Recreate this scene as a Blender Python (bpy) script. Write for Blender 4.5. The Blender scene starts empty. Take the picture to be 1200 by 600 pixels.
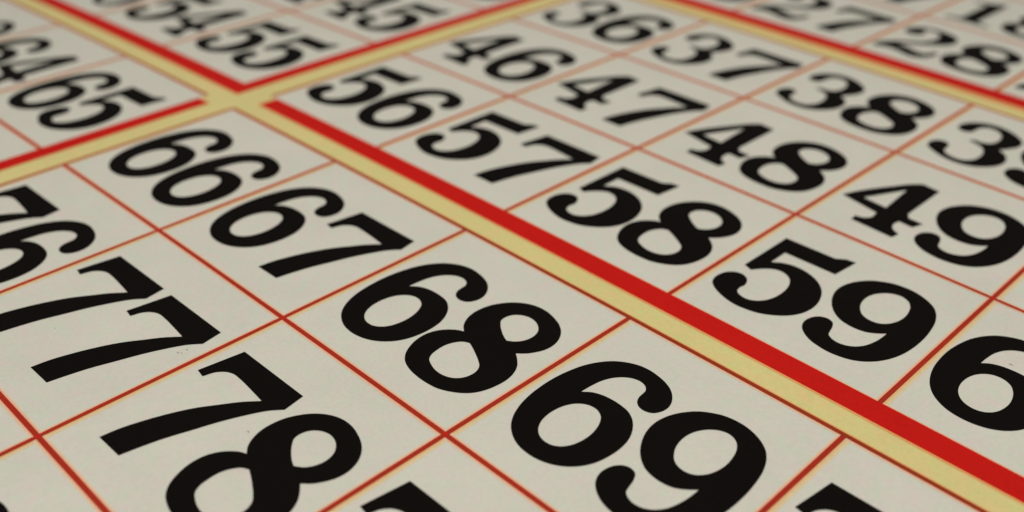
import bpy, bmesh, math
from mathutils import Vector, Matrix
from mathutils.geometry import delaunay_2d_cdt

SC = bpy.context.scene
U = 0.04                       # one printed square is 4 cm wide; all board numbers below are in squares

# ------------------------------------------------------------------ camera
def zf(x, y):                  # the gentle warp of the card, in squares
    x = (min(max(x, -3.6), 6.5) - 2.3) / 2.5
    y = (min(max(y, -3.2), 6.8) - 0.3) / 2.5
    return -0.02806 * x * x - 0.02970 * x * y - 0.01075 * y * y

cam_d = bpy.data.cameras.new('camera')
cam = bpy.data.objects.new('camera', cam_d)
SC.collection.objects.link(cam)
right = Vector((0.7109265, 0.7030023, 0.0192674))
down = Vector((0.3824769, -0.3635069, -0.8494552))
fwd = Vector((-0.5901651, 0.6112696, -0.5273088))
pos = Vector((5.0508847, -2.8363014, 2.4370924)) * U
m = Matrix((right, -down, -fwd)).transposed().to_4x4()
m.translation = pos
cam.matrix_world = m
cam_d.sensor_width = 36.0
cam_d.lens = 36.0 * 1196.076 / 1200.0
cam_d.clip_start = 0.005
cam_d.clip_end = 50.0
cam_d.dof.use_dof = True
cam_d.dof.focus_distance = 3.90 * U
cam_d.dof.aperture_fstop = 12.4
SC.camera = cam

# ------------------------------------------------------------------ light
w = bpy.data.worlds.new('World')
SC.world = w
w.use_nodes = True
bg = w.node_tree.nodes['Background']
bg.inputs[0].default_value = (1.0, 0.96, 0.88, 1)
bg.inputs[1].default_value = 0.16

def area(name, loc, target, size, power, color):
    d = bpy.data.lights.new(name, 'AREA')
    d.shape = 'DISK'
    d.size = size
    d.energy = power
    d.color = color
    o = bpy.data.objects.new(name, d)
    SC.collection.objects.link(o)
    o.location = loc
    o.rotation_euler = (Vector(target) - Vector(loc)).to_track_quat('-Z', 'Y').to_euler()
    return o
area('ceiling_lamp', (0.29, -0.20, 1.02), (0.09, 0.0, 0), 0.40, 8.7, (1.0, 0.94, 0.83))

SC.view_settings.view_transform = 'Standard'
SC.view_settings.look = 'None'
SC.view_settings.exposure = 0.0
SC.view_settings.gamma = 1.0

# ------------------------------------------------------------------ materials
def ink(name, col, var=0.08, rough=0.5, spec=0.35, grain=0.0, bump=0.05, tint=0.0):
    """printed ink or card: slightly mottled colour, faint tooth"""
    mt = bpy.data.materials.new(name)
    mt.use_nodes = True
    nt = mt.node_tree
    n = nt.nodes
    b = n['Principled BSDF']
    b.inputs['Roughness'].default_value = rough
    b.inputs['Specular IOR Level'].default_value = spec
    tc = n.new('ShaderNodeTexCoord')
    n1 = n.new('ShaderNodeTexNoise')
    n1.inputs['Scale'].default_value = 60.0
    n1.inputs['Detail'].default_value = 6.0
    n1.inputs['Roughness'].default_value = 0.7
    n2 = n.new('ShaderNodeTexNoise')
    n2.inputs['Scale'].default_value = 1500.0
    n2.inputs['Detail'].default_value = 3.0
    geo = n.new('ShaderNodeNewGeometry')
    for q in (n1, n2):
        nt.links.new(geo.outputs['Position'], q.inputs['Vector'])
    mx = n.new('ShaderNodeMath'); mx.operation = 'MULTIPLY_ADD'
    mx.inputs[1].default_value = var
    mx.inputs[2].default_value = 1.0 - var / 2
    nt.links.new(n1.outputs[0], mx.inputs[0])
    m2 = n.new('ShaderNodeMath'); m2.operation = 'MULTIPLY_ADD'
    m2.inputs[1].default_value = grain
    m2.inputs[2].default_value = -grain / 2
    nt.links.new(n2.outputs[0], m2.inputs[0])
    ad = n.new('ShaderNodeMath'); ad.operation = 'ADD'
    nt.links.new(mx.outputs[0], ad.inputs[0]); nt.links.new(m2.outputs[0], ad.inputs[1])
    vm = n.new('ShaderNodeVectorMath'); vm.operation = 'SCALE'
    vm.inputs[0].default_value = col
    nt.links.new(ad.outputs[0], vm.inputs['Scale'])
    n3 = n.new('ShaderNodeTexNoise')                # faint green-to-pink mottle of cheap card
    n3.inputs['Scale'].default_value = 420.0
    n3.inputs['Detail'].default_value = 3.0
    nt.links.new(geo.outputs['Position'], n3.inputs['Vector'])
    mr = n.new('ShaderNodeMapRange')
    mr.inputs[1].default_value = 0.3
    mr.inputs[2].default_value = 0.7
    nt.links.new(n3.outputs[0], mr.inputs[0])
    mc = n.new('ShaderNodeMix'); mc.data_type = 'RGBA'
    mc.inputs[6].default_value = (1 - tint, 1 + 0.6 * tint, 1 - 0.3 * tint, 1)
    mc.inputs[7].default_value = (1 + tint, 1 - 0.6 * tint, 1 + 0.3 * tint, 1)
    nt.links.new(mr.outputs[0], mc.inputs[0])
    vt = n.new('ShaderNodeVectorMath'); vt.operation = 'MULTIPLY'
    nt.links.new(vm.outputs[0], vt.inputs[0])
    nt.links.new(mc.outputs[2], vt.inputs[1])
    nt.links.new(vt.outputs[0], b.inputs['Base Color'])
    if bump:
        bp = n.new('ShaderNodeBump')
        bp.inputs['Strength'].default_value = bump
        bp.inputs['Distance'].default_value = 0.00005
        nt.links.new(n2.outputs[0], bp.inputs['Height'])
        nt.links.new(bp.outputs[0], b.inputs['Normal'])
    return mt

M_paper = ink('paper_white', (0.642, 0.640, 0.588), 0.16, 0.5, 0.35, 0.14, 0.2, 0.045)
M_yellow = ink('ink_yellow', (0.69, 0.605, 0.275), 0.18, 0.5, 0.3, 0.20, 0.10, 0.06)
M_red = ink('ink_red', (0.55, 0.0090, 0.0060), 0.28, 0.55, 0.10, 0.26, 0.08)
M_edge = ink('ink_brown_outline', (0.29, 0.034, 0.011), 0.30, 0.5, 0.15, 0.30, 0.08)
M_line = ink('ink_thin_red', (0.38, 0.027, 0.012), 0.30, 0.5, 0.15, 0.30, 0.08)
M_bleed = ink('ink_bleed_pink', (0.82, 0.46, 0.31), 0.15, 0.5, 0.3, 0.20, 0.08)
M_faint = ink('ink_bleed_faint', (0.72, 0.59, 0.46), 0.15, 0.5, 0.3, 0.20, 0.08)
M_orange = ink('ink_bleed_orange', (0.76, 0.36, 0.13), 0.15, 0.5, 0.2, 0.20, 0.08)
M_cross = ink('ink_red_overlap', (0.50, 0.018, 0.010), 0.15, 0.5, 0.15, 0.10, 0.08)
M_speck = ink('dirt_speck', (0.32, 0.29, 0.24), 0.3)
M_fringe = ink('ink_fringe_yellow', (0.75, 0.49, 0.25), 0.15, 0.5, 0.3, 0.20, 0.08)
M_pale = ink('ink_fringe_pale', (0.71, 0.59, 0.38), 0.15, 0.5, 0.3, 0.20, 0.08)
M_black = ink('ink_black', (0.0050, 0.0038, 0.0036), 0.5, 0.6, 0.04, 0.5, 0.08)
M_card = ink('card_edge', (0.45, 0.42, 0.36), 0.1)
M_wood = ink('table_wood', (0.16, 0.09, 0.05), 0.5, 0.45)

# ------------------------------------------------------------------ helpers
def link(name, verts, faces, mats, parent=None, origin=(0.0, 0.0), fm=None):
    """verts are in squares; warps them with the card and links ONE mesh object"""
    ox, oy = origin
    oz = zf(ox, oy) if parent else 0.0
    me = bpy.data.meshes.new(name)
    me.from_pydata([((x - ox) * U, (y - oy) * U, (z + zf(x, y) - oz) * U) for x, y, z in verts], [], faces)
    for q in mats:
        me.materials.append(q)
    if fm:
        me.polygons.foreach_set('material_index', fm)
    me.update()
    o = bpy.data.objects.new(name, me)
    SC.collection.objects.link(o)
    o.location = (ox * U, oy * U, oz * U)
    if parent:
        o.parent = parent
        p = parent
        off = Vector((0, 0, 0))
        while p:
            off += p.location
            p = p.parent
        o.location = Vector(o.location) - off
    return o

class Sheet:
    """collects flat printed rectangles, finely divided so that they follow the card"""
    def __init__(s):
        s.v, s.f, s.m = [], [], []
    def rect(s, x0, x1, y0, y1, z, mi=0, step=0.12):
        nx = max(1, math.ceil((x1 - x0) / step)); ny = max(1, math.ceil((y1 - y0) / step))
        b = len(s.v)
        for j in range(ny + 1):
            for i in range(nx + 1):
                s.v.append((x0 + (x1 - x0) * i / nx, y0 + (y1 - y0) * j / ny, z))
        for j in range(ny):
            for i in range(nx):
                a = b + j * (nx + 1) + i
                s.f.append((a, a + 1, a + nx + 2, a + nx + 1)); s.m.append(mi)
    def build(s, name, mats, parent, origin):
        return link(name, s.v, s.f, mats, parent, origin, s.m)

def spline(pts, n=7):
    """Hermite curve through the outline points; flagged points stay sharp"""
    out = []
    N = len(pts)
    for i in range(N):
        p0, p1, p2, p3 = [Vector(pts[(i + k) % N][:2]) for k in (-1, 0, 1, 2)]
        c1, c2 = pts[i][2], pts[(i + 1) % N][2]
        if c1 and c2:
            out.append(p1)
            continue
        L = (p2 - p1).length
        def tan(a, b, c):
            la, lb = (b - a).length, (c - b).length
            d = ((b - a) / la * lb + (c - b) / lb * la) / (la + lb)
            return d * L
        m1 = (p2 - p1) if c1 else tan(p0, p1, p2)
        m2 = (p2 - p1) if c2 else tan(p1, p2, p3)
        for k in range(n):
            t = k / n
            out.append((2*t**3 - 3*t*t + 1) * p1 + (t**3 - 2*t*t + t) * m1 + (-2*t**3 + 3*t*t) * p2 + (t**3 - t*t) * m2)
    return out

GLYPHS = {
    '0': [
        [(0.265, 0.808, 0), (0.34, 0.79, 0), (0.4, 0.735, 0), (0.445, 0.64, 0), (0.465, 0.52, 0), (0.468, 0.42, 0), (0.445, 0.305, 0), (0.4, 0.212, 0), (0.34, 0.157, 0), (0.265, 0.139, 0), (0.19, 0.157, 0), (0.13, 0.212, 0), (0.085, 0.305, 0), (0.062, 0.42, 0), (0.065, 0.52, 0), (0.085, 0.64, 0), (0.13, 0.735, 0), (0.19, 0.79, 0)],
        [(0.265, 0.765, 0), (0.22, 0.735, 0), (0.195, 0.66, 0), (0.185, 0.56, 0), (0.183, 0.47, 0), (0.187, 0.37, 0), (0.197, 0.28, 0), (0.222, 0.21, 0), (0.265, 0.182, 0), (0.308, 0.21, 0), (0.333, 0.28, 0), (0.343, 0.37, 0), (0.347, 0.47, 0), (0.345, 0.56, 0), (0.335, 0.66, 0), (0.31, 0.735, 0)],
    ],
    '1': [
        [(0.115, 0.15, 1), (0.445, 0.15, 1), (0.445, 0.19, 1), (0.385, 0.196, 0), (0.342, 0.225, 1), (0.342, 0.8, 1), (0.3, 0.8, 1), (0.26, 0.765, 0), (0.2, 0.735, 0), (0.115, 0.72, 1), (0.115, 0.683, 1), (0.218, 0.683, 1), (0.218, 0.225, 1), (0.175, 0.196, 0), (0.115, 0.19, 1)],
    ],
    '2': [
        [(0.055, 0.15, 1), (0.056, 0.195, 0), (0.076, 0.262, 0), (0.125, 0.335, 0), (0.2, 0.41, 0), (0.27, 0.475, 0), (0.305, 0.545, 0), (0.315, 0.62, 0), (0.3, 0.69, 0), (0.265, 0.74, 0), (0.22, 0.757, 0), (0.185, 0.742, 0), (0.178, 0.715, 0), (0.195, 0.685, 0), (0.203, 0.645, 0), (0.188, 0.6, 0), (0.15, 0.575, 0), (0.11, 0.577, 0), (0.078, 0.602, 0), (0.065, 0.645, 0), (0.075, 0.7, 0), (0.11, 0.755, 0), (0.17, 0.795, 0), (0.25, 0.808, 0), (0.33, 0.795, 0), (0.395, 0.757, 0), (0.435, 0.695, 0), (0.442, 0.62, 0), (0.425, 0.555, 0), (0.38, 0.5, 0), (0.325, 0.44, 0), (0.262, 0.388, 0), (0.215, 0.345, 0), (0.19, 0.312, 0), (0.18, 0.287, 1), (0.21, 0.297, 0), (0.25, 0.292, 0), (0.31, 0.268, 0), (0.355, 0.255, 0), (0.39, 0.262, 0), (0.412, 0.295, 0), (0.42, 0.34, 1), (0.458, 0.34, 1), (0.455, 0.27, 0), (0.438, 0.205, 0), (0.405, 0.16, 0), (0.36, 0.138, 0), (0.31, 0.142, 0), (0.25, 0.165, 0), (0.19, 0.18, 0), (0.145, 0.178, 0), (0.115, 0.165, 0), (0.1, 0.15, 1)],
    ],
    '3': [
        [(0.2076, 0.4763, 1), (0.2305, 0.5045, 0), (0.2687, 0.5087, 0), (0.3072, 0.5277, 0), (0.3247, 0.566, 0), (0.3277, 0.6247, 0), (0.317, 0.6769, 0), (0.2908, 0.718, 0), (0.2549, 0.7406, 0), (0.2158, 0.7371, 0), (0.1873, 0.7067, 0), (0.1765, 0.6506, 0), (0.1733, 0.6093, 0), (0.1509, 0.5816, 0), (0.1181, 0.5784, 0), (0.0929, 0.5972, 0), (0.0819, 0.6469, 0), (0.0916, 0.6972, 0), (0.113, 0.7367, 0), (0.1418, 0.7673, 0), (0.1852, 0.7957, 0), (0.2352, 0.807, 0), (0.2915, 0.8013, 0), (0.3478, 0.7768, 0), (0.3942, 0.7415, 0), (0.4296, 0.6963, 0), (0.4414, 0.6515, 0), (0.4392, 0.6064, 0), (0.4234, 0.5634, 0), (0.4015, 0.5201, 0), (0.3828, 0.4854, 1), (0.4172, 0.4636, 0), (0.4458, 0.4264, 0), (0.4618, 0.3902, 0), (0.4679, 0.3423, 0), (0.4634, 0.2976, 0), (0.445, 0.249, 0), (0.413, 0.2035, 0), (0.3764, 0.1696, 0), (0.3342, 0.1486, 0), (0.2869, 0.139, 0), (0.2404, 0.1418, 0), (0.1881, 0.1562, 0), (0.1361, 0.1835, 0), (0.0974, 0.2099, 0), (0.0752, 0.2364, 0), (0.0659, 0.2791, 0), (0.0737, 0.3219, 0), (0.0928, 0.3475, 0), (0.1194, 0.3563, 0), (0.1483, 0.3443, 0), (0.1617, 0.3184, 0), (0.1683, 0.2684, 0), (0.1725, 0.2392, 0), (0.1912, 0.2163, 0), (0.2258, 0.1975, 0), (0.2639, 0.1925, 0), (0.2988, 0.2018, 0), (0.3213, 0.2248, 0), (0.3383, 0.2611, 0), (0.3432, 0.3116, 0), (0.3385, 0.3623, 0), (0.322, 0.4106, 0), (0.2997, 0.4411, 0), (0.2684, 0.4611, 0), (0.2379, 0.4708, 0)],
    ],
    '4': [
        [(0.0597, 0.365, 1), (0.0867, 0.4406, 0), (0.1375, 0.5471, 0), (0.1929, 0.6466, 0), (0.2503, 0.7447, 0), (0.2913, 0.79, 1), (0.387, 0.7759, 1), (0.3868, 0.4249, 1), (0.4094, 0.3886, 1), (0.484, 0.3847, 1), (0.463, 0.3143, 1), (0.3907, 0.3217, 1), (0.3855, 0.2778, 0), (0.392, 0.2506, 0), (0.4104, 0.2254, 0), (0.4474, 0.2039, 1), (0.4399, 0.15, 1), (0.2183, 0.1644, 1), (0.2139, 0.2121, 1), (0.2515, 0.2234, 0), (0.2754, 0.255, 0), (0.2721, 0.3181, 1)],
        [(0.1505, 0.4174, 1), (0.2798, 0.4023, 1), (0.2631, 0.6609, 1)],
    ],
    '5': [
        [(0.0935, 0.7859, 1), (0.3457, 0.7934, 1), (0.3844, 0.8252, 1), (0.4303, 0.8325, 1), (0.4148, 0.6718, 1), (0.161, 0.6653, 1), (0.1608, 0.5477, 1), (0.1899, 0.5729, 0), (0.2312, 0.5925, 0), (0.2808, 0.5981, 0), (0.3403, 0.586, 0), (0.3966, 0.5559, 0), (0.4429, 0.507, 0), (0.4675, 0.4562, 0), (0.4812, 0.4045, 0), (0.4833, 0.3452, 0), (0.4732, 0.2937, 0), (0.4516, 0.2484, 0), (0.4184, 0.2089, 0), (0.3797, 0.1781, 0), (0.3361, 0.1547, 0), (0.2922, 0.1441, 0), (0.2443, 0.1389, 0), (0.1907, 0.1471, 0), (0.1375, 0.1665, 0), (0.0964, 0.1906, 0), (0.0724, 0.2144, 0), (0.0584, 0.2536, 0), (0.0596, 0.2977, 0), (0.0742, 0.336, 0), (0.0994, 0.3591, 0), (0.1315, 0.3651, 0), (0.1611, 0.3503, 0), (0.1772, 0.3274, 0), (0.1859, 0.297, 0), (0.182, 0.2632, 0), (0.1922, 0.2312, 0), (0.2187, 0.2153, 0), (0.2552, 0.2127, 0), (0.2869, 0.2299, 0), (0.3106, 0.2593, 0), (0.3258, 0.3023, 0), (0.3317, 0.3606, 0), (0.3255, 0.4186, 0), (0.3102, 0.4616, 0), (0.29, 0.4902, 0), (0.2557, 0.5102, 0), (0.22, 0.5108, 0), (0.1874, 0.492, 0), (0.1611, 0.4634, 0), (0.1335, 0.423, 1), (0.0907, 0.4396, 1)],
    ],
    '6': [
        [(0.1822, 0.5229, 1), (0.1857, 0.5752, 0), (0.1953, 0.6328, 0), (0.2159, 0.6784, 0), (0.2407, 0.7077, 0), (0.2731, 0.7277, 0), (0.3092, 0.7309, 0), (0.3346, 0.7183, 0), (0.3467, 0.7006, 0), (0.3497, 0.6803, 0), (0.3527, 0.6554, 0), (0.3649, 0.6287, 0), (0.3884, 0.6112, 0), (0.4165, 0.6085, 0), (0.4426, 0.6198, 0), (0.4597, 0.6471, 0), (0.4651, 0.6815, 0), (0.4567, 0.7164, 0), (0.4384, 0.7464, 0), (0.4095, 0.7746, 0), (0.3742, 0.7937, 0), (0.3258, 0.807, 0), (0.2784, 0.812, 0), (0.2304, 0.8047, 0), (0.1871, 0.7847, 0), (0.15, 0.7569, 0), (0.1157, 0.7138, 0), (0.086, 0.6542, 0), (0.0673, 0.5833, 0), (0.057, 0.5049, 0), (0.057, 0.4285, 0), (0.0645, 0.3567, 0), (0.0802, 0.2938, 0), (0.1052, 0.2378, 0), (0.1342, 0.1987, 0), (0.1709, 0.1689, 0), (0.2145, 0.1478, 0), (0.2619, 0.139, 0), (0.3121, 0.1412, 0), (0.3633, 0.1563, 0), (0.4096, 0.186, 0), (0.4454, 0.227, 0), (0.4677, 0.2735, 0), (0.4799, 0.3324, 0), (0.4817, 0.3943, 0), (0.4719, 0.4499, 0), (0.4452, 0.5047, 0), (0.4132, 0.5406, 0), (0.3743, 0.563, 0), (0.3353, 0.5704, 0), (0.296, 0.5717, 0), (0.2526, 0.566, 0), (0.2129, 0.5497, 0)],
        [(0.2201, 0.4638, 0), (0.254, 0.4861, 0), (0.2911, 0.4877, 0), (0.3231, 0.4705, 0), (0.3448, 0.4387, 0), (0.3582, 0.3994, 0), (0.3637, 0.3557, 0), (0.3602, 0.3123, 0), (0.3482, 0.2737, 0), (0.3299, 0.2476, 0), (0.3033, 0.2304, 0), (0.2739, 0.2263, 0), (0.2419, 0.2346, 0), (0.217, 0.2536, 0), (0.1964, 0.2854, 0), (0.1854, 0.325, 0), (0.1838, 0.3689, 0), (0.1918, 0.4137, 0), (0.2046, 0.4429, 0)],
    ],
    '7': [
        [(0.0888, 0.7819, 1), (0.4721, 0.785, 1), (0.488, 0.6932, 1), (0.4542, 0.6512, 0), (0.4128, 0.5698, 0), (0.3785, 0.4841, 0), (0.3501, 0.3956, 0), (0.322, 0.3086, 0), (0.3031, 0.2274, 0), (0.2893, 0.1524, 1), (0.1547, 0.15, 1), (0.1628, 0.2191, 0), (0.1838, 0.2997, 0), (0.2142, 0.3859, 0), (0.252, 0.4683, 0), (0.3001, 0.5443, 0), (0.3398, 0.6046, 0), (0.3879, 0.6611, 1), (0.2849, 0.6713, 0), (0.2197, 0.6757, 0), (0.1764, 0.6742, 0), (0.1477, 0.6612, 0), (0.1229, 0.6334, 0), (0.1083, 0.5842, 1), (0.0627, 0.5914, 1)],
    ],
    '8': [
        [(0.1389, 0.467, 1), (0.1111, 0.4897, 0), (0.0873, 0.5255, 0), (0.0722, 0.5715, 0), (0.0701, 0.6194, 0), (0.079, 0.669, 0), (0.1012, 0.7178, 0), (0.1319, 0.7586, 0), (0.172, 0.7898, 0), (0.2181, 0.8084, 0), (0.2719, 0.812, 0), (0.3289, 0.7991, 0), (0.3803, 0.7756, 0), (0.4167, 0.744, 0), (0.4415, 0.7035, 0), (0.453, 0.6578, 0), (0.4498, 0.6147, 0), (0.4342, 0.5739, 0), (0.4124, 0.5399, 0), (0.386, 0.5141, 1), (0.4157, 0.4916, 0), (0.4464, 0.4601, 0), (0.466, 0.4236, 0), (0.4773, 0.3742, 0), (0.4756, 0.3226, 0), (0.4646, 0.2705, 0), (0.4445, 0.2278, 0), (0.4145, 0.1949, 0), (0.3768, 0.1692, 0), (0.3319, 0.1496, 0), (0.2787, 0.142, 0), (0.2209, 0.1426, 0), (0.167, 0.1519, 0), (0.1202, 0.1717, 0), (0.0883, 0.2009, 0), (0.0628, 0.2454, 0), (0.0465, 0.2991, 0), (0.0459, 0.3527, 0), (0.0613, 0.3982, 0), (0.0908, 0.4368, 0), (0.12, 0.4592, 0)],
        [(0.3015, 0.547, 1), (0.3305, 0.5676, 0), (0.3515, 0.6032, 0), (0.3569, 0.6438, 0), (0.3445, 0.684, 0), (0.3233, 0.7076, 0), (0.2914, 0.7248, 0), (0.2539, 0.7284, 0), (0.2202, 0.7158, 0), (0.1963, 0.6929, 0), (0.1854, 0.6628, 0), (0.1882, 0.6309, 0), (0.2108, 0.6038, 0), (0.2434, 0.578, 0), (0.2754, 0.5585, 0)],
        [(0.2117, 0.4302, 1), (0.1873, 0.4182, 0), (0.1682, 0.3926, 0), (0.1552, 0.3562, 0), (0.1548, 0.3088, 0), (0.1626, 0.2704, 0), (0.1762, 0.2479, 0), (0.2098, 0.2284, 0), (0.2517, 0.2166, 0), (0.2901, 0.2178, 0), (0.3254, 0.2317, 0), (0.349, 0.2562, 0), (0.3612, 0.2916, 0), (0.3576, 0.3319, 0), (0.3433, 0.3562, 0), (0.3172, 0.376, 0), (0.2808, 0.3969, 0), (0.2437, 0.4161, 0)],
    ],
    '9': [
        [(0.3407, 0.4246, 1), (0.3396, 0.3804, 0), (0.3315, 0.3243, 0), (0.3174, 0.2806, 0), (0.294, 0.2471, 0), (0.2638, 0.2262, 0), (0.2294, 0.2192, 0), (0.1977, 0.2273, 0), (0.1793, 0.2416, 0), (0.1709, 0.2669, 0), (0.1622, 0.3011, 0), (0.143, 0.3333, 0), (0.1202, 0.3409, 0), (0.0928, 0.3328, 0), (0.073, 0.3115, 0), (0.0611, 0.2772, 0), (0.0624, 0.2376, 0), (0.0783, 0.202, 0), (0.1078, 0.1732, 0), (0.1494, 0.15, 0), (0.1908, 0.1394, 0), (0.2357, 0.135, 0), (0.2818, 0.1407, 0), (0.3263, 0.1549, 0), (0.3645, 0.18, 0), (0.3972, 0.2152, 0), (0.4245, 0.2606, 0), (0.4431, 0.3097, 0), (0.4566, 0.3699, 0), (0.463, 0.4382, 0), (0.4627, 0.5141, 0), (0.4548, 0.5923, 0), (0.4393, 0.6644, 0), (0.4181, 0.7141, 0), (0.3922, 0.7508, 0), (0.359, 0.7768, 0), (0.3136, 0.7981, 0), (0.2692, 0.808, 0), (0.2215, 0.8072, 0), (0.1779, 0.7974, 0), (0.1393, 0.7773, 0), (0.1039, 0.7507, 0), (0.074, 0.7139, 0), (0.051, 0.6725, 0), (0.0373, 0.6296, 0), (0.032, 0.5801, 0), (0.0414, 0.52, 0), (0.0634, 0.4674, 0), (0.0924, 0.4239, 0), (0.1237, 0.3934, 0), (0.1579, 0.3726, 0), (0.195, 0.3629, 0), (0.2346, 0.3618, 0), (0.2757, 0.3715, 0), (0.3095, 0.3942, 0)],
        [(0.1946, 0.7026, 0), (0.2241, 0.7232, 0), (0.2566, 0.7297, 0), (0.2913, 0.7158, 0), (0.3139, 0.6875, 0), (0.3307, 0.6368, 0), (0.336, 0.5877, 0), (0.3297, 0.5394, 0), (0.3146, 0.5015, 0), (0.2906, 0.4736, 0), (0.2619, 0.4621, 0), (0.23, 0.4633, 0), (0.2011, 0.4774, 0), (0.1772, 0.5066, 0), (0.16, 0.544, 0), (0.1526, 0.5872, 0), (0.1557, 0.631, 0), (0.1709, 0.6708, 0)],
    ],
}

def glyph_mesh(d):
    """triangles of one figure, with inner grid points so that it bends with the card"""
    vs, es, outs = [], [], []
    for k in GLYPHS[d]:
        q = spline(k)
        outs.append(q)
        b = len(vs)
        vs += q
        es += [(b + i, b + (i + 1) % len(q)) for i in range(len(q))]
    g = 0.08
    for i in range(1, 8):
        for j in range(1, 12):
            vs.append(Vector((i * g + 0.0013, j * g + 0.0017)))
    ov, oe, of, *_ = delaunay_2d_cdt(vs, es, [], 0, 1e-6)
    def inside(x, y):                            # even-odd rule, so that counters stay open
        odd = False
        for q in outs:
            for a, b in zip(q, q[1:] + q[:1]):
                if (a.y > y) != (b.y > y) and x < (b.x - a.x) * (y - a.y) / (b.y - a.y) + a.x:
                    odd = not odd
        return odd
    of = [t for t in of if inside(sum(ov[a][0] for a in t) / len(t), sum(ov[a][1] for a in t) / len(t))]
    used = sorted({a for f in of for a in f})
    ix = {a: i for i, a in enumerate(used)}
    V = [tuple(ov[a]) for a in used]
    F = []
    for f in of:
        f = [ix[a] for a in f]
        (ax, ay), (bx, by), (cx, cy) = [V[a] for a in f[:3]]
        if (bx - ax) * (cy - ay) - (by - ay) * (cx - ax) < 0:
            f.reverse()
        F.append(f)
    return V, F
GM = {d: glyph_mesh(d) for d in GLYPHS}
ADV = 0.45
SHIFT = {60: -0.022, 48: -0.006, 49: -0.008, 36: 0.02, 37: 0.012, 38: 0.006, 69: -0.005}   # the print is not quite even

# ------------------------------------------------------------------ setting
v, f = [], []
tb = bmesh.new()
bmesh.ops.create_cube(tb, size=1.0, matrix=Matrix.Translation((0.0, 0.08, -0.045)) @ Matrix.Diagonal((0.9, 0.8, 0.03, 1)))
bmesh.ops.bevel(tb, geom=tb.edges[:], offset=0.004, segments=2, affect='EDGES')
me = bpy.data.meshes.new('table_top'); tb.to_mesh(me); tb.free()
me.materials.append(M_wood)
table = bpy.data.objects.new('table_top', me)
SC.collection.objects.link(table)
table['kind'] = 'structure'

# ------------------------------------------------------------------ the board
GX = 0.2865                                     # gutter between left and right panels
COLS_R = {0: [0.0, 0.998, 2.008, 3.0, 3.988, 5.0],
          1: [0.009, 1.020, 2.008, 3.004, 3.987, 5.0],
          2: [0.005, 1.005, 2.005, 3.005, 4.0, 5.0]}
COLS_L = [-GX - 5 + i for i in range(6)]
ROWS = {0: [0.0, -1.0305, -2.0501, -3.08],
        1: [3.3398, 2.3210, 1.2834, 0.2625],
        2: [6.76, 5.73, 4.705, 3.6825]}
X0, X1, Y0, Y1 = -5.62, 5.32, -3.42, 7.03       # outer edge of the card

board = bpy.data.objects.new('number_board', None)
SC.collection.objects.link(board)
board.location = (0, 0, 0)
board['label'] = 'warped white card number board with big black numerals in red ruled panels on yellow'
board['category'] = 'game board'

# card body: printed yellow on top, grey board at the edges
sh = Sheet()
sh.rect(X0, X1, Y0, Y1, 0.0)
top_n = len(sh.f)
nx = math.ceil((X1 - X0) / 0.12); ny = math.ceil((Y1 - Y0) / 0.12)
n_top = len(sh.v)
sh.v += [(x, y, -0.05) for x, y, z in sh.v]
sh.f += [tuple(a + n_top for a in reversed(q)) for q in sh.f[:top_n]]
W = nx + 1
ring = [i for i in range(W)] + [j * W + nx for j in range(1, ny + 1)] + [ny * W + i for i in range(nx - 1, -1, -1)] + [j * W for j in range(ny - 1, 0, -1)]
for a, b in zip(ring, ring[1:] + ring[:1]):
    sh.f.append((b, a, a + n_top, b + n_top))
sh.m += [1] * (len(sh.f) - top_n)
sh.build('card_sheet', [M_yellow, M_card], board, (0, 0))

LW = 0.0103                                     # half width of a thin line
BL = 0.0072                                     # pink bleed beside every red edge
Z1, Z2, Z3, Z4, Z5, Z6 = 0.0003, 0.0006, 0.0009, 0.0012, 0.0015, 0.0018
RS = 0.058                                      # how far the free ends of the red bars stand in
# per row of panels: red bar to the right, red bar below, orange bleed on its yellow side
BARS = {0: (0.113, 0.122, 0.009), 1: (0.116, 0.122, 0.012), 2: (0.145, 0.155, 0.055)}

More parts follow.
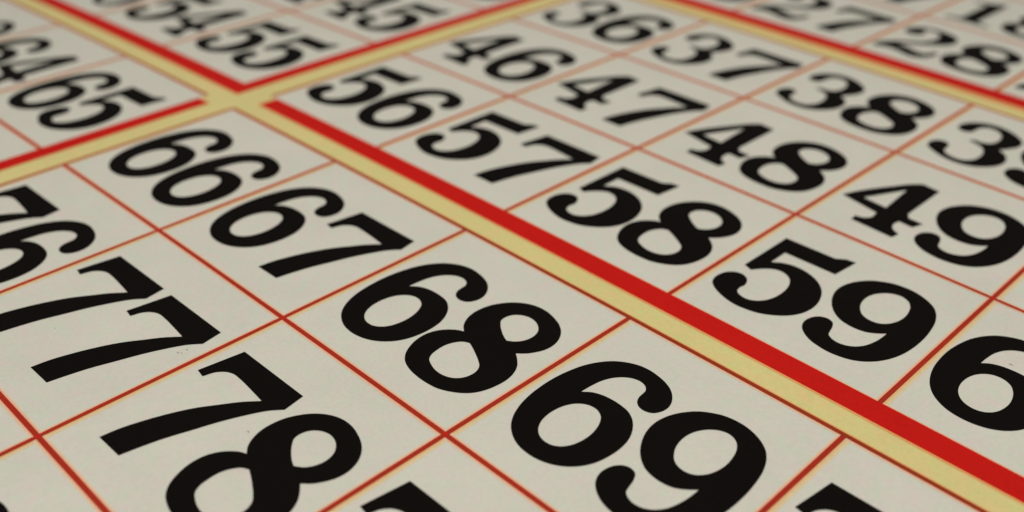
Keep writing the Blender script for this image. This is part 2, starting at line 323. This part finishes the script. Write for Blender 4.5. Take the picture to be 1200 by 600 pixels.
def make_panel(cols, rows, first, bars):
    RW, RB, OB = bars
    x0, x1, y1, y0 = cols[0], cols[5], rows[0], rows[3]
    last = first + 24
    s = Sheet()
    s.rect(x0, x1, y0, y1, Z1)
    panel = s.build('number_panel', [M_paper], board, (x0, y0))
    panel['label'] = 'white ruled panel with the numbers %d to %d' % (first, last)
    # red bars below and to the right, like a printed drop shadow
    s = Sheet()
    s.rect(x0 + RS, x1, y0, y0 + BL, Z2, 1)
    s.rect(x1 - BL, x1, y0 + BL, y1 - RS, Z2, 1)
    s.rect(x0 + RS - OB, x1 + RW + OB, y0 - RB - OB, y0, Z2, 2)
    s.rect(x1, x1 + RW + OB, y0, y1 - RS + OB, Z2, 2)
    s.rect(x0 + RS, x1 + RW, y0 - RB, y0, Z3, 0)
    s.rect(x1, x1 + RW, y0, y1 - RS, Z3, 0)
    s.build('red_border', [M_red, M_bleed, M_orange], panel, (x1, y0))
    # thin red ruling
    s = Sheet()
    for i, x in enumerate(cols[:5]):
        if i:
            s.rect(x - LW - 1.6 * BL, x - LW - BL, y0 + BL, y1 - LW - BL, Z2, 4)
        s.rect(x - LW - BL, x - LW, y0 + BL, y1 - LW - BL, Z2, 1 if i else 6)
        s.rect(x + LW, x + LW + 0.010, y0 + BL, y1 - LW - BL, Z2, 2)
        s.rect(x + LW + 0.010, x + LW + 0.021, y0 + BL, y1 - LW - BL, Z2, 5)
        s.rect(x - LW, x + LW, y0, y1, Z4, 0 if i else 7)
    for j, y in enumerate(rows[:3]):
        if j:
            s.rect(x0 + LW, x1 - BL, y + LW + BL, y + LW + 1.6 * BL, Z3, 4)
        s.rect(x0, x1 - BL, y + LW, y + LW + BL, Z3, 1 if j else 6)
        s.rect(x0 + LW, x1 - BL, y - LW - BL, y - LW, Z3, 1)
        s.rect(x0 + LW, x1 - BL, y - LW - 1.6 * BL, y - LW - BL, Z3, 4)
        s.rect(x0, x1, y - LW, y + LW, Z5, 0 if j else 7)
        if j == 0:
            continue
        for x in cols[1:5]:
            s.rect(x - LW, x + LW, y - LW, y + LW, Z6, 3)
    s.build('grid_lines', [M_line, M_bleed, M_fringe, M_cross, M_faint, M_pale, M_orange, M_edge], panel, (x0, y1))
    # the printed figures
    for r in range(3):
        for c in range(5):
            num = first + r * 10 + c
            cx, cy = cols[c], rows[r + 1]
            txt = str(num)
            V, F = [], []
            x = (0.0 if len(txt) == 2 else 0.225) + SHIFT.get(num, 0.0)
            for ch in txt:
                gv, gf = GM[ch]
                b = len(V)
                V += [(cx + x + a, cy + e, Z6) for a, e in gv]
                F += [[q + b for q in t] for t in gf]
                x += ADV
            o = link('printed_number', V, F, [M_black], panel, (cx + 0.5, cy + 0.5))
            o['label'] = 'black printed number %d' % num
    return panel

last_panel = {}
for k, base in ((2, 1), (1, 31), (0, 61)):
    make_panel(COLS_L, ROWS[k], base, BARS[k])
    last_panel[k] = make_panel(COLS_R[k], ROWS[k], base + 5, BARS[k])

# a few faint specks of dirt on the paper, as in the photograph
def speck(panel, k, x, y, r):
    V = []
    for i in range(7):
        a = i * math.tau / 7
        q = r * (1 + 0.35 * math.sin(3.1 * i + k))
        V.append((x + 1.5 * q * math.cos(a), y + 0.7 * q * math.sin(a), Z2))
    link('dirt_speck', V, [list(range(7))], [M_speck], panel, (x, y))
for k, q in enumerate([(1.9182, -1.4556, 0.0045), (1.9256, -1.4209, 0.004), (1.930, -1.447, 0.003), (2.504, -1.516, 0.0045), (1.42, -1.72, 0.003)]):
    speck(last_panel[0], k, *q)
speck(last_panel[1], 7, 4.234, 0.8686, 0.006)
